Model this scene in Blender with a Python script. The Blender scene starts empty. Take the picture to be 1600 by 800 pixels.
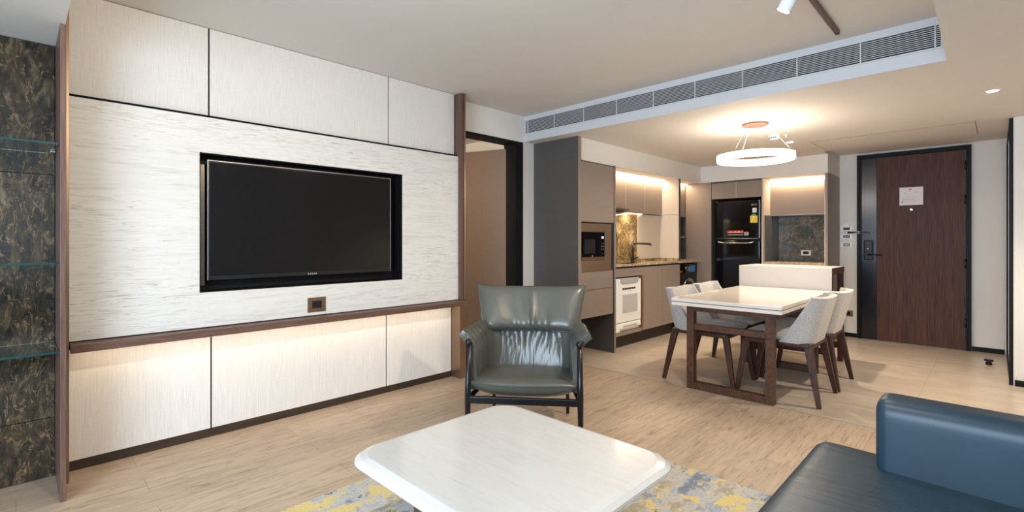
import bpy, bmesh, math, random
from mathutils import Vector, Matrix
random.seed(4)
R = math.radians
S = bpy.context.scene
C = S.collection

# ------------------------------------------------------------------ camera, world, exposure, large lights
cam = bpy.data.cameras.new('camera'); cam.sensor_width = 36; cam.lens = 765/1600*36
cam.shift_y = -24/1600; cam.clip_start = .05
co = bpy.data.objects.new('camera', cam); C.objects.link(co)
co.location = (3.42, 0, 1.2); co.rotation_euler = (R(90), 0, math.atan(755/765))
S.camera = co
S.view_settings.view_transform = 'Standard'; S.view_settings.look = 'None'
S.view_settings.gamma = 1; S.view_settings.use_curve_mapping = False
S.view_settings.exposure = 1.0
w = bpy.data.worlds.new('sky'); S.world = w; w.use_nodes = True
bg = w.node_tree.nodes['Background']
bg.inputs[0].default_value = (.62, .78, 1, 1); bg.inputs[1].default_value = 1.2
S.cycles.max_bounces = 8; S.cycles.diffuse_bounces = 5; S.cycles.sample_clamp_indirect = 6
try: S.cycles.use_denoising = True
except Exception: pass

WARM = (1, .78, .52); SOFTWARM = (1, .86, .68); DAY = (.68, .84, 1)
def area(name, loc, direction, sx, sy, watts, col, spread=180):
    l = bpy.data.lights.new(name, 'AREA'); l.shape = 'RECTANGLE'; l.size = sx; l.size_y = sy
    l.energy = watts; l.color = col; l.spread = R(spread)
    o = bpy.data.objects.new(name, l); C.objects.link(o); o.location = loc
    o.rotation_euler = Vector(direction).to_track_quat('-Z', 'Y').to_euler()
    return o
def spot(name, loc, direction, watts, col, ang=70, blend=.6, rad=.03):
    l = bpy.data.lights.new(name, 'SPOT'); l.energy = watts; l.color = col
    l.spot_size = R(ang); l.spot_blend = blend; l.shadow_soft_size = rad
    o = bpy.data.objects.new(name, l); C.objects.link(o); o.location = loc
    o.rotation_euler = Vector(direction).to_track_quat('-Z', 'Y').to_euler()
    return o
# daylight through the tall window behind the camera
area('window_daylight', (2.95, -1.72, 1.2), (-.1, 1, -.34), 2.3, 1.9, 92, DAY)

# ------------------------------------------------------------------ materials
def nt(name):
    m = bpy.data.materials.new(name); m.use_nodes = True
    t = m.node_tree; b = t.nodes['Principled BSDF']
    return m, t, b
def tex(t, scale=(1, 1, 1), rot=(0, 0, 0)):
    tc = t.nodes.new('ShaderNodeTexCoord'); mp = t.nodes.new('ShaderNodeMapping')
    mp.inputs['Scale'].default_value = scale; mp.inputs['Rotation'].default_value = rot
    t.links.new(tc.outputs['Object'], mp.inputs[0]); return mp.outputs[0]
def noise(t, vec, scale=5, detail=4, rough=.6, dist=0):
    n = t.nodes.new('ShaderNodeTexNoise'); t.links.new(vec, n.inputs['Vector'])
    n.inputs['Scale'].default_value = scale; n.inputs['Detail'].default_value = detail
    n.inputs['Roughness'].default_value = rough; n.inputs['Distortion'].default_value = dist
    return n.outputs['Fac']
def ramp(t, fac, stops):
    r = t.nodes.new('ShaderNodeValToRGB'); t.links.new(fac, r.inputs[0]); e = r.color_ramp.elements
    while len(e) < len(stops): e.new(.5)
    for i, (p, c) in enumerate(stops):
        e[i].position = p; e[i].color = (*c, 1)
    return r.outputs[0]
def mixc(t, a, b, fac, mode='MIX'):
    m = t.nodes.new('ShaderNodeMix'); m.data_type = 'RGBA'; m.blend_type = mode
    for k, v in ((6, a), (7, b), (0, fac)):
        if isinstance(v, (int, float)): m.inputs[k].default_value = v
        elif isinstance(v, tuple): m.inputs[k].default_value = (*v, 1)
        else: t.links.new(v, m.inputs[k])
    return m.outputs[2]
def bump(t, b, h, strength, dist=.01):
    n = t.nodes.new('ShaderNodeBump'); n.inputs['Strength'].default_value = strength
    n.inputs['Distance'].default_value = dist
    t.links.new(h, n.inputs['Height']); t.links.new(n.outputs[0], b.inputs['Normal'])
def mk(name, col, rough=.5, metal=0, var=.06, scale=(6, 6, 6), bmp=0, bscale=None, coat=0, spec=.5):
    m, t, b = nt(name)
    n = noise(t, tex(t, scale), 1, 3)
    lo = tuple(c*(1-var) for c in col); hi = tuple(min(1, c*(1+var)) for c in col)
    t.links.new(ramp(t, n, [(.3, lo), (.7, hi)]), b.inputs['Base Color'])
    b.inputs['Roughness'].default_value = rough; b.inputs['Metallic'].default_value = metal
    b.inputs['Coat Weight'].default_value = coat; b.inputs['Specular IOR Level'].default_value = spec
    if bmp: bump(t, b, noise(t, tex(t, bscale or scale), 1, 3), bmp)
    return m
def glow(name, col, strength):
    m, t, b = nt(name); b.inputs['Base Color'].default_value = (*col, 1)
    b.inputs['Emission Color'].default_value = (*col, 1); b.inputs['Emission Strength'].default_value = strength
    return m
def wood(name, dark, light, grain, rough=.45, cont=1.0, bmp=.1):
    """grain: mapping scale, low along the grain"""
    m, t, b = nt(name)
    n1 = noise(t, tex(t, grain), 1, 5, .65, 1.2)
    n2 = noise(t, tex(t, tuple(g*5 for g in grain)), 1, 2, .5)
    c1 = ramp(t, n1, [(.3, dark), (.7, light)])
    c2 = mixc(t, c1, tuple(d*.6 for d in dark), .0)
    c = mixc(t, c1, ramp(t, n2, [(.35, tuple(x*.72 for x in dark)), (.6, light)]), .35*cont)
    t.links.new(c, b.inputs['Base Color']); b.inputs['Roughness'].default_value = rough
    if bmp: bump(t, b, n2, bmp, .002)
    return m
def marble(name, cols, vein, scale=3, rough=.08, veinw=.03, warpk=1.6, stretch=(1, 1, 1), rot=(0, 0, 0)):
    m, t, b = nt(name)
    v = tex(t, tuple(scale*e for e in stretch), rot)
    warp = t.nodes.new('ShaderNodeTexNoise'); warp.inputs['Scale'].default_value = 1.3; warp.inputs['Detail'].default_value = 5
    t.links.new(v, warp.inputs['Vector'])
    ad = t.nodes.new('ShaderNodeVectorMath'); ad.operation = 'MULTIPLY_ADD'
    ad.inputs[1].default_value = (warpk,)*3
    t.links.new(warp.outputs['Color'], ad.inputs[0]); t.links.new(v, ad.inputs[2])
    n = noise(t, ad.outputs[0], 2.2, 8, .72, .6)
    base = ramp(t, n, [(.28+.13*i, c) for i, c in enumerate(cols)])
    n2 = noise(t, ad.outputs[0], 1.1, 6, .6, 1.0)
    mask = ramp(t, n2, [(.5-veinw, (0, 0, 0)), (.5, (1, 1, 1)), (.5+veinw, (0, 0, 0))])
    n3 = noise(t, ad.outputs[0], 7, 5, .7, .5)
    mask2 = mixc(t, mask, ramp(t, n3, [(.45, (0, 0, 0)), (.62, (1, 1, 1))]), 1.0, 'MULTIPLY')
    t.links.new(mixc(t, base, vein, mask2), b.inputs['Base Color'])
    b.inputs['Roughness'].default_value = rough
    return m
def cloth(name, col, sc=260, var=.12, rough=.9, sheen=.2):
    m, t, b = nt(name)
    n1 = noise(t, tex(t, (sc, sc, sc*.35)), 1, 2); n2 = noise(t, tex(t, (sc*.35, sc*.35, sc)), 1, 2)
    f = mixc(t, n1, n2, .5)
    t.links.new(ramp(t, f, [(.35, tuple(c*(1-var) for c in col)), (.65, tuple(min(1, c*(1+var)) for c in col))]), b.inputs['Base Color'])
    b.inputs['Roughness'].default_value = rough; b.inputs['Sheen Weight'].default_value = sheen
    bump(t, b, f, .25, .001)
    return m

M = {}
M['paint'] = mk('white_paint', (.74, .715, .68), .7, var=.01)
M['ceil'] = mk('ceiling_paint', (.70, .66, .615), .75, var=.01)
M['ac_white'] = mk('vent_white_paint', (.62, .62, .64), .6, var=.01)
M['dark_gap'] = mk('dark_recess', (.006, .006, .007), .8, spec=.1)
M['black_metal'] = mk('black_metal', (.010, .010, .012), .28, .3, var=.2)
M['black_paint'] = mk('black_satin_paint', (.006, .006, .007), .5, spec=.18)
M['bronze'] = mk('brushed_bronze', (.30, .20, .13), .33, .85, var=.12, scale=(60, 60, 1.5))
M['bronze_panel'] = mk('bronze_panel', (.33, .235, .165), .32, .75, var=.05, scale=(2, 3, 60))
M['canopy_brown'] = mk('canopy_copper_paint', (.12, .045, .025), .6, .0)
M['chrome'] = mk('chrome', (.75, .74, .72), .15, 1, var=.02)
M['gunmetal'] = mk('gunmetal', (.16, .14, .125), .25, .9)
M['steel'] = mk('brushed_steel', (.45, .44, .43), .3, .9)
M['taupe'] = mk('taupe_laminate', (.265, .210, .178), .42, var=.03, scale=(3, 3, 40))
M['taupe_edge'] = mk('pale_edge_trim', (.50, .43, .36), .4)
M['taupe_dark'] = mk('charcoal_laminate', (.085, .078, .078), .40, var=.04, scale=(3, 3, 30))
M['beige'] = mk('beige_laminate', (.50, .43, .36), .5, var=.03, scale=(40, 40, 2))
M['copper'] = mk('copper_edge', (.45, .24, .14), .35, .6)
M['kick'] = wood('dark_kickboard', (.020, .012, .008), (.045, .028, .018), (14, 1.2, 14))
M['white_plastic'] = mk('white_plastic', (.86, .85, .83), .25, var=.01)
M['grey_plastic'] = mk('grey_plastic', (.42, .40, .39), .3, var=.01)
M['black_glass'] = mk('black_glass', (.004, .004, .005), .08, var=.1, spec=.35)
M['black_plastic'] = mk('black_plastic', (.014, .014, .015), .3)
M['oven_glass'] = mk('grey_oven_glass', (.52, .50, .48), .12, var=.04)
M['red'] = mk('red_print', (.55, .03, .02), .4)
M['yellow'] = mk('yellow_print', (.80, .55, .04), .5)
M['green'] = mk('green_print', (.05, .25, .16), .5)
M['blue'] = mk('blue_print', (.05, .2, .5), .4)
M['paper'] = mk('paper', (.82, .78, .78), .8, var=.01)
M['ink'] = mk('grey_ink', (.35, .33, .36), .8)
M['white_wash'] = wood('white_wash', (.7, .7, .7), (.8, .8, .8), (6, 6, 6))
M['walnut'] = wood('walnut_board', (.085, .045, .034), (.165, .098, .078), (30, 30, 1.6), .42)
M['walnut_h'] = wood('walnut_ledge', (.085, .045, .032), (.16, .09, .068), (30, 1.6, 30), .42)
M['table_wood'] = wood('brown_stained_wood', (.048, .020, .011), (.115, .054, .032), (9, 9, 9), .42)
M['chair_wood'] = wood('dark_walnut_legs', (.034, .012, .008), (.078, .034, .023), (14, 14, 3), .40)
M['door_wood'] = wood('entry_door_veneer', (.040, .016, .012), (.125, .056, .042), (26, 26, .9), .5, 1.4)
M['leaf'] = wood('bedroom_door_cloth', (.13, .085, .062), (.17, .115, .086), (60, 60, 60), .6)
M['linen'] = cloth('linen_panel', (.70, .655, .60), 160, .06, .75, 0)
M['fabric'] = cloth('light_grey_fabric', (.43, .405, .385), 170, .22)
M['top_white'] = mk('white_lacquer', (.70, .64, .585), .13, var=.015, coat=.3)
M['panel_white'] = mk('white_laminate', (.43, .405, .395), .35, var=.02, scale=(50, 50, 50))
M['lamp_on'] = glow('lamp_diffuser', (1, .90, .76), 8)
M['spot_on'] = glow('spot_lens', (1, .95, .85), 30)
M['led_on'] = glow('led_strip', (1, .80, .52), 5)
M['display'] = glow('clock_display', (.8, .9, 1), 3)
M['window_frame'] = M['black_paint']

def linen_mat():
    m, t, b = nt('linen_panel_weave')
    n = noise(t, tex(t, (200, 330, 7)), 1, 3, .6); n2 = noise(t, tex(t, (60, 60, 330)), 1, 2)
    f = mixc(t, n, n2, .25)
    t.links.new(ramp(t, f, [(.35, (.59, .56, .53)), (.62, (.70, .672, .645))]), b.inputs['Base Color'])
    b.inputs['Roughness'].default_value = .7; bump(t, b, f, .12, .001); return m
M['linen'] = linen_mat()
def tvwood():
    m, t, b = nt('pale_washed_oak')
    wv = tex(t, (3, .9, 9))
    n1 = noise(t, wv, 1.3, 6, .72, 2.2)
    n2 = noise(t, tex(t, (6, 4.0, 58)), 1, 6, .75, 2.6)
    n3 = noise(t, tex(t, (2, 1.1, 3.0)), 1, 3, .6, .6)
    streak = ramp(t, n2, [(.30, (.20, .18, .16)), (.40, (.50, .475, .445)), (.47, (.64, .62, .59)), (.60, (.68, .66, .63))])
    base = ramp(t, n1, [(.36, (.50, .475, .445)), (.47, (.62, .60, .57)), (.7, (.67, .65, .62))])
    c = mixc(t, base, streak, ramp(t, n3, [(.40, (.15, .15, .15)), (.58, (.95, .95, .95))]))
    t.links.new(c, b.inputs['Base Color']); b.inputs['Roughness'].default_value = .5
    bump(t, b, n2, .1, .002); return m
M['tvwood'] = tvwood()
def floorwood():
    m, t, b = nt('oak_plank_floor')
    br = t.nodes.new('ShaderNodeTexBrick'); t.links.new(tex(t, (1, 1, 1), (0, 0, R(90))), br.inputs['Vector'])
    br.inputs['Scale'].default_value = 1; br.inputs['Brick Width'].default_value = 1.22; br.inputs['Row Height'].default_value = .18
    br.inputs['Mortar Size'].default_value = .0012; br.inputs['Mortar'].default_value = (.45, .40, .36, 1)
    br.inputs['Color1'].default_value = (.80, .80, .80, 1); br.inputs['Color2'].default_value = (1, 1, 1, 1); br.offset = .37
    n1 = noise(t, tex(t, (9, 1.6, 1)), 1, 6, .7, 2.4)
    n2 = noise(t, tex(t, (42, 3.4, 1)), 1, 7, .78, 1.6)
    c1 = ramp(t, n1, [(.32, (.31, .225, .155)), (.48, (.45, .34, .245)), (.68, (.54, .42, .31))])
    c2 = ramp(t, n2, [(.36, (.11, .07, .045)), (.47, (.42, .315, .225)), (.7, (.55, .43, .325))])
    c = mixc(t, c1, c2, .62)
    t.links.new(mixc(t, c, br.outputs['Color'], .8, 'MULTIPLY'), b.inputs['Base Color'])
    b.inputs['Roughness'].default_value = .42; bump(t, b, n2, .08, .002); return m
M['floorwood'] = floorwood()
def tile():
    m, t, b = nt('beige_stone_tile')
    br = t.nodes.new('ShaderNodeTexBrick'); mp = tex(t, (1, 1, 1)); t.links.new(mp, br.inputs['Vector'])
    br.inputs['Scale'].default_value = 1; br.inputs['Brick Width'].default_value = .60; br.inputs['Row Height'].default_value = .60
    br.inputs['Mortar Size'].default_value = .002; br.inputs['Mortar'].default_value = (.62, .6, .58, 1)
    br.inputs['Color1'].default_value = (.95, .95, .95, 1); br.inputs['Color2'].default_value = (1, 1, 1, 1); br.offset = 0
    n = noise(t, tex(t, (1.2, 3.4, 1)), 1.4, 6, .62, 1.5)
    c = ramp(t, n, [(.3, (.38, .305, .24)), (.55, (.48, .395, .315)), (.75, (.55, .465, .38))])
    t.links.new(mixc(t, c, br.outputs['Color'], 1.0, 'MULTIPLY'), b.inputs['Base Color'])
    b.inputs['Roughness'].default_value = .3; return m
M['tile'] = tile()
M['marble_dark'] = marble('dark_brown_marble', [(.005, .005, .005), (.014, .012, .010), (.045, .033, .020), (.16, .12, .07)], (.30, .19, .10), 7, .14, .02, .8, (1, 1.5, .6), (R(35), 0, 0))
M['marble_gold'] = marble('golden_brown_marble', [(.03, .02, .012), (.09, .065, .035), (.24, .17, .08), (.5, .4, .26)], (.7, .45, .18), 5, .12)
M['marble_green'] = marble('grey_green_marble', [(.03, .035, .034), (.075, .08, .07), (.14, .13, .11), (.24, .21, .18)], (.55, .36, .24), 4, .12)
M['marble_top'] = marble('brown_granite_worktop', [(.10, .07, .04), (.30, .22, .14), (.5, .4, .27), (.68, .58, .44)], (.6, .4, .2), 9, .15)
def coffee():
    m, t, b = nt('white_coffee_table_stone')
    n1 = noise(t, tex(t, (3, 9, 6)), 1, 6, .7, 1.5)
    n2 = noise(t, tex(t, (5, 60, 30)), 1, 4, .7, .6)
    c = mixc(t, ramp(t, n1, [(.3, (.53, .515, .49)), (.6, (.58, .57, .55))]), ramp(t, n2, [(.3, (.42, .405, .385)), (.45, (.58, .57, .55))]), .35)
    t.links.new(c, b.inputs['Base Color']); b.inputs['Roughness'].default_value = .16
    b.inputs['Coat Weight'].default_value = .2; return m
M['coffee'] = coffee()
def leather(name, col, rough=.34, wr=(7, 7, 7), wstr=.25, spec=.6):
    m, t, b = nt(name)
    n = noise(t, tex(t, (4, 4, 4)), 1, 3)
    t.links.new(ramp(t, n, [(.3, tuple(c*.9 for c in col)), (.7, tuple(c*1.1 for c in col))]), b.inputs['Base Color'])
    b.inputs['Roughness'].default_value = rough; b.inputs['Specular IOR Level'].default_value = spec
    w_ = noise(t, tex(t, wr), 1, 3, .5, .8); g = noise(t, tex(t, (420, 420, 420)), 1, 2)
    bb = t.nodes.new('ShaderNodeBump'); bb.inputs['Strength'].default_value = wstr; bb.inputs['Distance'].default_value = .02
    t.links.new(w_, bb.inputs['Height'])
    b2 = t.nodes.new('ShaderNodeBump'); b2.inputs['Strength'].default_value = .05; b2.inputs['Distance'].default_value = .001
    t.links.new(g, b2.inputs['Height']); t.links.new(bb.outputs[0], b2.inputs['Normal'])
    t.links.new(b2.outputs[0], b.inputs['Normal']); return m
LC = (.085, .086, .074)
M['leather'] = leather('grey_green_leather', LC, .30, (3, 3, 3), .25)
M['leather_pleat'] = leather('pleated_grey_green_leather', LC, .28, (4, 13, 3), .5)
M['sofa_leather'] = leather('slate_sofa_leather', (.014, .036, .056), .38, (2.5, 9, 2), .25, .38)
M['stitch'] = mk('pale_stitching', (.42, .42, .40), .7)
M['piping'] = mk('dark_leather_piping', (.045, .055, .055), .35)
def rug():
    m, t, b = nt('mottled_rug')
    v = tex(t, (1, 1, 1))
    n1 = noise(t, tex(t, (6.5, 3.6, 1)), 1, 5, .72, .5); n2 = noise(t, tex(t, (8.5, 6.5, 1), (0, 0, .3)), 1, 4, .6, .3)
    n4 = noise(t, tex(t, (10, 9, 1), (0, 0, 1.3)), 1, 6, .8, .3)
    n3 = noise(t, tex(t, (240, 90, 1)), 1, 2)
    c = ramp(t, n1, [(.36, (.22, .25, .31)), (.44, (.44, .47, .52)), (.52, (.58, .55, .50)), (.60, (.40, .35, .25)), (.7, (.52, .54, .56))])
    y = ramp(t, n2, [(.53, (0, 0, 0)), (.57, (1, 1, 1))])
    g = ramp(t, n4, [(.37, (1, 1, 1)), (.40, (0, 0, 0))])
    c = mixc(t, c, (.72, .58, .25), y); c = mixc(t, c, (.075, .09, .065), g)
    c = mixc(t, c, ramp(t, n3, [(.3, (.6, .6, .6)), (.7, (1.0, 1.0, 1.0))]), .8, 'MULTIPLY')
    t.links.new(c, b.inputs['Base Color']); b.inputs['Roughness'].default_value = .95
    bump(t, b, n3, .8, .006); return m
M['rug'] = rug()
def glass():
    m, t, b = nt('shelf_glass'); b.inputs['Base Color'].default_value = (.80, .95, .92, 1)
    b.inputs['Transmission Weight'].default_value = 1; b.inputs['Roughness'].default_value = .02; b.inputs['IOR'].default_value = 1.5
    return m
M['glass'] = glass()
M['glass_edge'] = mk('green_glass_edge', (.012, .05, .05), .3, spec=.25)
M['mirror'] = mk('mirror_glass', (.82, .82, .82), .02, 1, var=.005)

for k_, v_ in (('door_wood', .2), ('table_wood', .3), ('chair_wood', .3), ('walnut', .3), ('walnut_h', .3), ('black_plastic', .3), ('taupe', .4)):
    M[k_].node_tree.nodes['Principled BSDF'].inputs['Specular IOR Level'].default_value = v_

# ------------------------------------------------------------------ helpers
def wloc(o):
    v = Vector((0, 0, 0))
    while o: v += o.location; o = o.parent
    return v
def tag(o, label=None, cat=None, group=None, kind=None):
    if label: o['label'] = label
    if cat: o['category'] = cat
    if group: o['group'] = group
    if kind: o['kind'] = kind
    return o
def thing(name, label, cat, loc=(0, 0, 0), group=None, kind=None):
    o = bpy.data.objects.new(name, None); C.objects.link(o); o.location = loc; o.empty_display_size = .1
    return tag(o, label, cat, group, kind)
def obj(name, bm, mat, parent=None, bev=0, smooth=False, sub=0, solid=0, origin=True, seg=2, label=None):
    me = bpy.data.meshes.new(name)
    bmesh.ops.recalc_face_normals(bm, faces=bm.faces)
    if smooth:
        for f in bm.faces: f.smooth = True
    if parent is not None: off = wloc(parent)
    elif origin and bm.verts:
        xs = [v.co.x for v in bm.verts]; ys = [v.co.y for v in bm.verts]; zs = [v.co.z for v in bm.verts]
        off = Vector(((min(xs)+max(xs))/2, (min(ys)+max(ys))/2, min(zs)))
    else: off = Vector((0, 0, 0))
    for v in bm.verts: v.co -= off
    bm.to_mesh(me); bm.free(); me.materials.append(M[mat] if isinstance(mat, str) else mat)
    o = bpy.data.objects.new(name, me); C.objects.link(o)
    if parent is not None: o.parent = parent
    else: o.location = off
    if solid:
        m = o.modifiers.new('thickness', 'SOLIDIFY'); m.thickness = solid; m.offset = 0
    if bev:
        m = o.modifiers.new('bevel', 'BEVEL'); m.width = bev; m.segments = seg; m.limit_method = 'ANGLE'
    if sub:
        m = o.modifiers.new('subdivision', 'SUBSURF'); m.levels = sub; m.render_levels = sub
    if label: o['label'] = label
    return o
def bx(bm, x0, x1, y0, y1, z0, z1):
    v = [bm.verts.new((x, y, z)) for x in (x0, x1) for y in (y0, y1) for z in (z0, z1)]
    for f in ((0, 1, 3, 2), (4, 6, 7, 5), (0, 4, 5, 1), (2, 3, 7, 6), (0, 2, 6, 4), (1, 5, 7, 3)):
        bm.faces.new([v[i] for i in f])
def box(name, b, mat, parent=None, bev=.0015, **k):
    bm = bmesh.new()
    for q in (b if isinstance(b, list) else [b]): bx(bm, *q)
    return obj(name, bm, mat, parent, bev, **k)
def struct(name, b, mat, bev=0):
    bm = bmesh.new()
    for q in (b if isinstance(b, list) else [b]): bx(bm, *q)
    return tag(obj(name, bm, mat, None, bev, origin=False), kind='structure')
def tube(bm, pts, r, n=12, cap=True, closed=False):
    pts = [Vector(p) for p in pts]; rr = r if isinstance(r, (list, tuple)) else [r]*len(pts)
    rings = []; N = len(pts); up = None
    for i, p in enumerate(pts):
        if closed: d = pts[(i+1) % N]-pts[i-1]
        else: d = pts[min(i+1, N-1)]-pts[max(i-1, 0)]
        d.normalize()
        if up is None:
            up = Vector((0, 0, 1)) if abs(d.z) < .9 else Vector((1, 0, 0))
        a = d.cross(up).normalized(); b = a.cross(d).normalized(); up = b
        rings.append([bm.verts.new(p+rr[i]*(math.cos(2*math.pi*k/n)*a+math.sin(2*math.pi*k/n)*b)) for k in range(n)])
    for i in range(N if closed else N-1):
        A, B = rings[i], rings[(i+1) % N]
        for k in range(n): bm.faces.new((A[k], A[(k+1) % n], B[(k+1) % n], B[k]))
    if cap and not closed:
        bm.faces.new(rings[0]); bm.faces.new(rings[-1][::-1])
def tubeo(name, pts, r, mat, parent=None, n=12, closed=False, **k):
    bm = bmesh.new(); tube(bm, pts, r, n, True, closed); return obj(name, bm, mat, parent, smooth=True, **k)
def lathe(bm, prof, c, n=32, axis='z'):
    """prof: (radius, height) pairs around c"""
    rings = []
    for r, h in prof:
        ring = []
        for k in range(n):
            a = 2*math.pi*k/n; u, v = r*math.cos(a), r*math.sin(a)
            p = {'z': (u, v, h), 'y': (u, h, v), 'x': (h, u, v)}[axis]
            ring.append(bm.verts.new(Vector(c)+Vector(p)))
        rings.append(ring)
    for A, B in zip(rings, rings[1:]):
        for k in range(n): bm.faces.new((A[k], A[(k+1) % n], B[(k+1) % n], B[k]))
    if prof[0] != prof[-1]:
        if prof[0][0] > 1e-5: bm.faces.new(rings[0])
        if prof[-1][0] > 1e-5: bm.faces.new(rings[-1][::-1])
    bmesh.ops.remove_doubles(bm, verts=bm.verts, dist=1e-6)
def latheo(name, prof, c, mat, parent=None, n=32, axis='z', smooth=False, bev=0, **k):
    bm = bmesh.new(); lathe(bm, prof, c, n, axis); return obj(name, bm, mat, parent, smooth=smooth, bev=bev, **k)
def quadbar(bm, p, q, w0, d0, w1, d1):
    """tapered square bar from p to q, sizes along x and y"""
    A = [bm.verts.new((p[0]+sx*w0/2, p[1]+sy*d0/2, p[2])) for sx, sy in ((-1, -1), (1, -1), (1, 1), (-1, 1))]
    B = [bm.verts.new((q[0]+sx*w1/2, q[1]+sy*d1/2, q[2])) for sx, sy in ((-1, -1), (1, -1), (1, 1), (-1, 1))]
    for k in range(4): bm.faces.new((A[k], A[(k+1) % 4], B[(k+1) % 4], B[k]))
    bm.faces.new(A[::-1]); bm.faces.new(B)
def rbox(bm, x0, x1, y0, y1, z0, z1, r, n=14, crown=0, fn=None, rz=None, rx=None):
    """rounded, slightly crowned cushion"""
    g = bmesh.new(); bmesh.ops.create_cube(g, size=2); bmesh.ops.subdivide_edges(g, edges=g.edges, cuts=n, use_grid_fill=True)
    h = ((x1-x0)/2, (y1-y0)/2, (z1-z0)/2); c = ((x0+x1)/2, (y0+y1)/2, (z0+z1)/2)
    rr = (rx or r, r, rz or r)
    idx = {}
    for v in g.verts:
        p = []
        for a in v.co: p.append(math.sin(max(-1, min(1, a))*math.pi/2)*.55+a*.45)
        q = []; d = []
        for i in range(3):
            m = max(0, h[i]-min(rr[i], h[i])); s = p[i]*h[i]; k = max(-m, min(m, s)); q.append(k); d.append((s-k)/max(1e-6, min(rr[i], h[i])))
        L = math.sqrt(sum(e*e for e in d)) or 1
        # direction normalised for rounding
        mx = max(abs(e) for e in d) or 1
        d = [e/L*mx for e in d]
        o = [q[i]+d[i]*min(rr[i], h[i]) for i in range(3)]
        cr = crown*(1-p[0]**2)*(1-p[1]**2)
        o[2] += cr*(1 if p[2] > 0 else 0)*abs(p[2])
        w_ = Vector((o[0]+c[0], o[1]+c[1], o[2]+c[2]))
        if fn: w_ = fn(w_)
        idx[v] = bm.verts.new(w_)
    for f in g.faces: bm.faces.new([idx[v] for v in f.verts])
    g.free()
def cushion(name, dims, r, mat, parent=None, n=14, crown=0, fn=None, rz=None, sub=0, rx=None, **k):
    bm = bmesh.new(); rbox(bm, *dims, r, n, crown, fn, rz, rx); return obj(name, bm, mat, parent, smooth=True, sub=sub, **k)
def text(name, s, size, loc, rot, mat, parent=None, depth=.0006):
    cu = bpy.data.curves.new(name, 'FONT'); cu.body = s; cu.size = size; cu.extrude = depth
    cu.align_x = 'CENTER'; cu.align_y = 'CENTER'
    t = bpy.data.objects.new(name, cu); C.objects.link(t)
    dg = bpy.context.evaluated_depsgraph_get(); me = bpy.data.meshes.new_from_object(t.evaluated_get(dg))
    bpy.data.objects.remove(t)
    me.materials.clear(); me.materials.append(M[mat])
    o = bpy.data.objects.new(name, me); C.objects.link(o)
    mt = Matrix.Translation(Vector(loc)-(wloc(parent) if parent else Vector((0, 0, 0)))) @ rot.to_4x4()
    me.transform(mt)
    if parent: o.parent = parent
    return o
from mathutils import Euler
ROT_X = Euler((R(90), 0, R(90))).to_matrix()     # lettering read from +X
ROT_Y = Euler((R(90), 0, 0)).to_matrix()         # lettering read from -Y

H = 2.48; HL = 2.22
# ------------------------------------------------------------------ the room
struct('floor', (-.2, 4.45, -1.8, 3.85, -.10, 0), 'floorwood')
struct('floor', (-.2, 4.45, 3.85, 7.45, -.10, 0), 'tile')
struct('trim_1', (-.05, 4.4, 3.846, 3.852, -.01, .0012), 'steel')
struct('ceiling', [(-.2, 3.225, .16, 3.70, H, H+.1), (-.2, 4.45, -1.8, .16, H, H+.1), (3.225, 4.45, .16, 3.7, H, H+.1)], 'ceil')
# dropped ceiling over the kitchen and along the right
def prism(name, poly, z0, z1, mat):
    bm = bmesh.new(); a = [bm.verts.new((x, y, z0)) for x, y in poly]; b = [bm.verts.new((x, y, z1)) for x, y in poly]
    n = len(poly); bm.faces.new(a); bm.faces.new(b[::-1])
    for i in range(n): bm.faces.new((a[i], a[(i+1) % n], b[(i+1) % n], b[i]))
    return tag(obj(name, bm, mat, None, origin=False), kind='structure')
prism('ceiling', [(-.2, 3.704), (3.226, 3.704), (3.262, -1.8), (4.45, -1.8), (4.45, 6.49), (-.2, 6.49)], HL, H+.1, 'ceil')
struct('ceiling', [(2.02, 4.45, 6.49, 7.45, 2.275, H+.1), (-.2, 2.02, 6.49, 7.45, HL, H+.1)], 'ceil')
struct('ceiling', (-.2, 1.9, -1.8, .16, 2.195, H), 'ceil')          # low soffit over the shelf niche
struct('trim_2', (-.051, 3.226, 3.694, 3.705, HL, H), 'ac_white')     # fascia that carries the air grille
struct('wall_left', [(-.2, -.05, -1.8, 2.80, 0, H), (-.2, -.05, 2.80, 3.668, 2.21, H), (-.2, -.05, 3.668, 3.84, 0, H)], 'paint')
struct('wall_kitchen', (-.2, -.05, 3.84, 7.45, 0, HL), 'paint')
struct('wall_back', (-.05, 4.45, 7.32, 7.45, 0, 2.3), 'paint')
struct('wall_right', (4.4, 4.5, -1.8, 7.45, 0, H), 'paint')
struct('wall_entry', (3.527, 4.4, 5.80, 5.92, 0, HL), 'paint')
struct('wall_wardrobe', (3.54, 4.4, 5.92, 7.32, 0, HL), 'paint')
struct('wall_front', [(-.2, 1.7, -1.95, -1.8, 0, H), (4.2, 4.5, -1.95, -1.8, 0, H), (1.7, 4.2, -1.95, -1.8, 0, .12), (1.7, 4.2, -1.95, -1.8, 2.35, H)], 'paint')
wn = struct('window_1', [(1.7, 4.2, -1.9, -1.85, .12, .17), (1.7, 4.2, -1.9, -1.85, 2.30, 2.35), (1.7, 1.75, -1.9, -1.85, .17, 2.30), (4.15, 4.2, -1.9, -1.85, .17, 2.30), (2.93, 2.98, -1.9, -1.85, .12, 2.35)], 'black_paint')
struct('baseboard_back', [(2.025, 2.20, 7.305, 7.32, 0, .05), (3.24, 3.49, 7.305, 7.32, 0, .05)], 'black_paint')
struct('baseboard_entry', (3.535, 4.4, 5.785, 5.80, 0, .05), 'black_paint')
struct('baseboard_left', (-.05, -.001, .19, 2.70, 0, .05), 'kick')
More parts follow.
